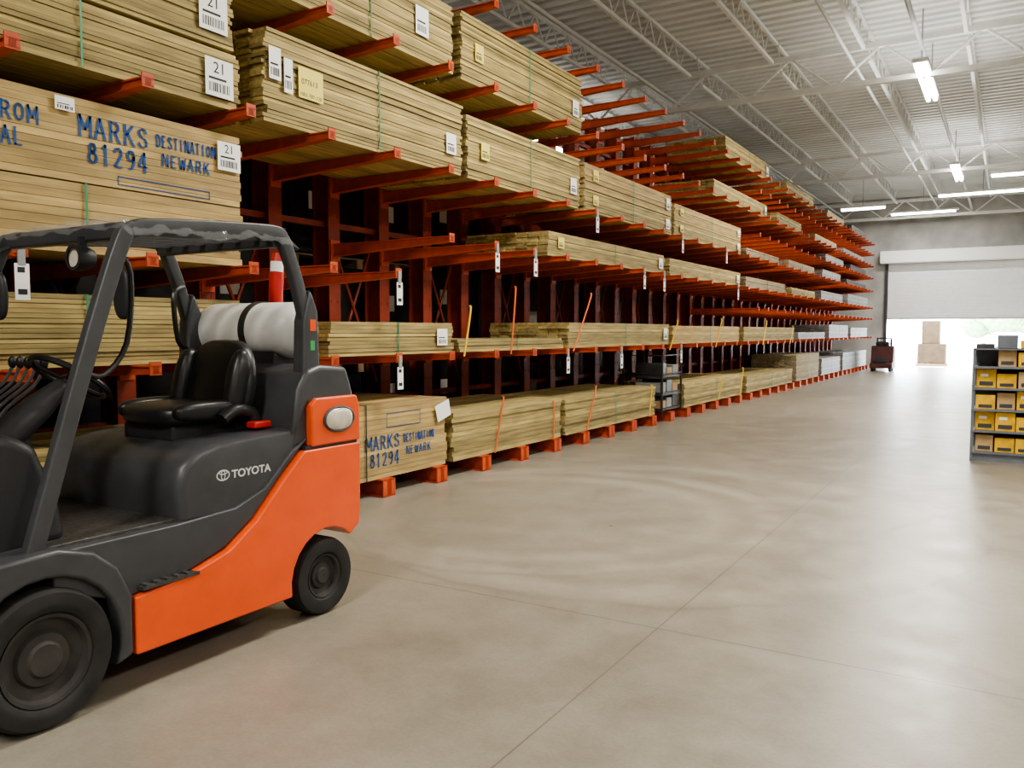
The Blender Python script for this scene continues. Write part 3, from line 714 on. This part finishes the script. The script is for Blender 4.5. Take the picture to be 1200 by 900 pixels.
for k in range(5):
    x=-3.72-.065*k; lv=E('lever',(x,1.85,1.05),None,None,parent=F)
    O('lever_rod',MB().tube(smooth_path([(x,1.84,1.05),(x,1.94,1.17),(x,2.06,1.26),(x,2.10,1.33)],3),.008,n=6),GREY,lv,smooth=True)
    m=MB(); m.ell((x,2.105,1.355),.018,.018,.030); O('lever_knob',m,VINYL,lv,smooth=True)
# mirrors, work lamp, grab handle
for (x,y) in ((-3.27,2.2),(-4.02,2.08)):
    mr_=E('mirror',(x,y,1.68),None,None,parent=F)
    m=MB(); m.ell((x,y,1.66),.055,.022,.11,20,12,.75); O('mirror_housing',m,GREY2,mr_,smooth=True)
    O('mirror_stem',MB().tube(smooth_path([(x-.0,y,1.74),(x+.02,y-.03,1.84),(x+.04,2.12,1.89)],3),.01,n=6),GREY2,mr_,smooth=True)
wl_=E('work_lamp',(-3.42,2.10,1.80),None,None,parent=F)
m=MB(); m.lathe([(.0005,.05),(.04,.045),(.055,0),(.055,-.04),(.04,-.04)],(-3.40,2.10,1.81),axis='y',n=20); O('lamp_shell',m,GREY2,wl_,smooth=True)
m=MB(); m.lathe([(.0005,-.03),(.05,-.028)],(-3.40,2.10,1.81),axis='y',n=20); O('lamp_glass',m,LENS,wl_)
O('lamp_bracket',MB().box(-3.41,-3.39,2.09,2.12,1.85,1.90),GREY2,wl_)
O('grab_handle',MB().tube(smooth_path([(-3.17,2.10,1.84),(-3.17,2.17,1.74),(-3.18,2.15,1.45),(-3.18,2.04,1.32),(-3.18,1.95,1.34)],4),.012,n=8),VINYL,F,smooth=True)
O('grab_handle',MB().tube(smooth_path([(-4.02,3.08,1.75),(-4.0,3.0,1.70),(-4.0,3.02,1.45),(-4.02,3.1,1.40)],4),.014,n=8),VINYL,F,smooth=True)
# mast and forks (mostly outside the frame)
ms=E('mast',(-3.59,1.25,0),None,None,parent=F)
for x in (-3.25,-3.93): O('mast_rail',MB().box(x-.05,x+.05,1.12,1.28,.08,2.1),GREY2,ms,bevel=.01)
for z in (.3,1.1,2.0): O('mast_crossbar',MB().box(-3.88,-3.30,1.14,1.24,z,z+.08),GREY2,ms)
for z in (.35,.7): O('carriage_bar',MB().box(-4.02,-3.16,1.06,1.11,z,z+.1),GREY2,ms)
for x in (-3.35,-3.83): O('fork',MB().prism([(1.055,.8),(1.055,.05),(0.05,.02),(0.05,.03),(1.0,.09),(1.01,.8)],x-.05,x+.05),GREY2,ms)

# ------------------------------------------------------------------ display shelf with yellow packs
dx0,dx1,dy0,dy1=-.36,.74,10.9,11.5
D=E('display_rack',((dx0+dx1)/2,(dy0+dy1)/2,0),'blue-grey steel display rack stocked with yellow packages on concrete floor','display rack')
for x in (dx0,dx1-.03):
    for y in (dy0,dy1-.03): O('upright',MB().box(x,x+.03,y,y+.03,0,1.30),BINM,D)
zs=(.10,.345,.59,.835,1.08)
for z in zs: 
    O('shelf',MB().box(dx0,dx1,dy0,dy1,z,z+.012),BINM,D); O('shelf_lip',MB().box(dx0,dx1,dy0-.012,dy0,z-.008,z+.018),BINM,D)
O('back_panel',MB().box(dx0,dx1,dy1,dy1+.01,.05,1.30),BINM,D)
O('plinth',MB().box(dx0,dx1,dy0+.02,dy1,0,.1),BINM,D)
src=[]
for wv,hv,mt in ((.198,.215,YBOX),(.195,.165,YBOX),(.18,.19,TANBOX)):
    r=E('yellow_package',(0,0,0),'yellow boxed fastener package with dark label on display rack' if mt is YBOX else 'tan boxed fastener package with dark label on display rack','package','packages on the display rack')
    O('box',MB().box(-wv/2,wv/2,-.2,.2,0,hv),mt,r,bevel=.004)
    O('box_panel',MB().box(-wv*.35,wv*.35,-.203,-.2005,hv*.12,hv*.34),GREY,r)
    if mt is YBOX and hv>.2: O('box_panel',MB().box(-wv*.3,wv*.1,-.203,-.2005,hv*.6,hv*.75),WHITEP,r)
    src.append((r,wv,hv))
for zi,z in enumerate(zs):
    for k in range(5):
        r,wv,hv=src[random.choice((0,1,1,0,2))] if zi<4 else src[random.choice((1,2))]
        x=dx0+.14+.2035*k
        if zi==4 and k in(0,): continue
        copy_tree(r,Vector((x,dy0+.215+random.uniform(-.0,.09),z+.013)))
for r,_,_ in src:
    for c in list(r.children): bpy.data.objects.remove(c)
    bpy.data.objects.remove(r)
O('top_shelf',MB().box(dx0,dx1,dy0,dy1,1.285,1.30),BINM,D)
for k,(x,h,mt,w2) in enumerate(((-.24,.05,GREY,.09),(-.02,.15,BINM,.10),(.20,.09,YBOX,.09),(.42,.20,GREY,.10))):
    O('stock_carton',MB().box(x-w2,x+w2,dy0+.1,dy0+.4,1.302,1.302+h),mt,bevel=.006,label='small carton lying on top of the display rack',cat='box',group='cartons on the display rack')
# ------------------------------------------------------------------ far objects
r=E('crate_stack',(-2.9,40.5,-.02),'brown cardboard crate stack on wooden pallet in the open doorway','crate')
m=MB()
for k in range(3): m.box(-3.5,-2.3,40.0+.45*k,40.1+.45*k,-.02,.08)
for k in range(6): m.box(-3.5+.22*k,-3.4+.22*k,40.0,41.0,.08,.11)
O('pallet',m,PALLETW,r); O('crate',MB().box(-3.45,-2.35,40.05,40.95,.11,.95),BROWNC,r,bevel=.02); O('crate',MB().box(-3.3,-2.6,40.1,40.9,.951,1.95),BROWNC,r,bevel=.02)
r=E('stand_on_lift_truck',(-4.1,33.6,0),'small dull red and black stand-on lift truck parked near open door','lift truck')
O('truck_body',MB().prism([(33.2,.12),(34.2,.12),(34.2,.75),(33.95,.95),(33.6,.95),(33.5,.35),(33.2,.3)],-4.45,-3.68),DREDP,r,bevel=.03)
O('truck_seat',MB().box(-4.3,-3.9,33.25,33.5,.31,.5),GREY2,r,bevel=.03)
O('truck_console',MB().box(-4.3,-3.85,33.6,33.95,.951,1.10),GREY2,r,bevel=.03)
O('truck_mast',MB().box(-4.35,-4.28,34.2,34.3,.1,1.25).box(-3.88,-3.81,34.2,34.3,.1,1.25).box(-4.3,-3.85,34.22,34.28,1.2,1.25),GREY2,r)
O('handle_bar',MB().tube([(-4.2,33.6,.95),(-4.2,33.5,1.1),(-3.95,33.5,1.1),(-3.95,33.6,.95)],.02),GREY2,r)
for x in (-4.38,-3.78):
    for y in (33.4,34.05): O('wheel',MB().lathe([(.0005,-.04),(.12,-.04),(.13,-.02),(.13,.03),(.12,.05),(.0005,.05)],(x,y,.13),n=20),RUBBER,r,smooth=True)
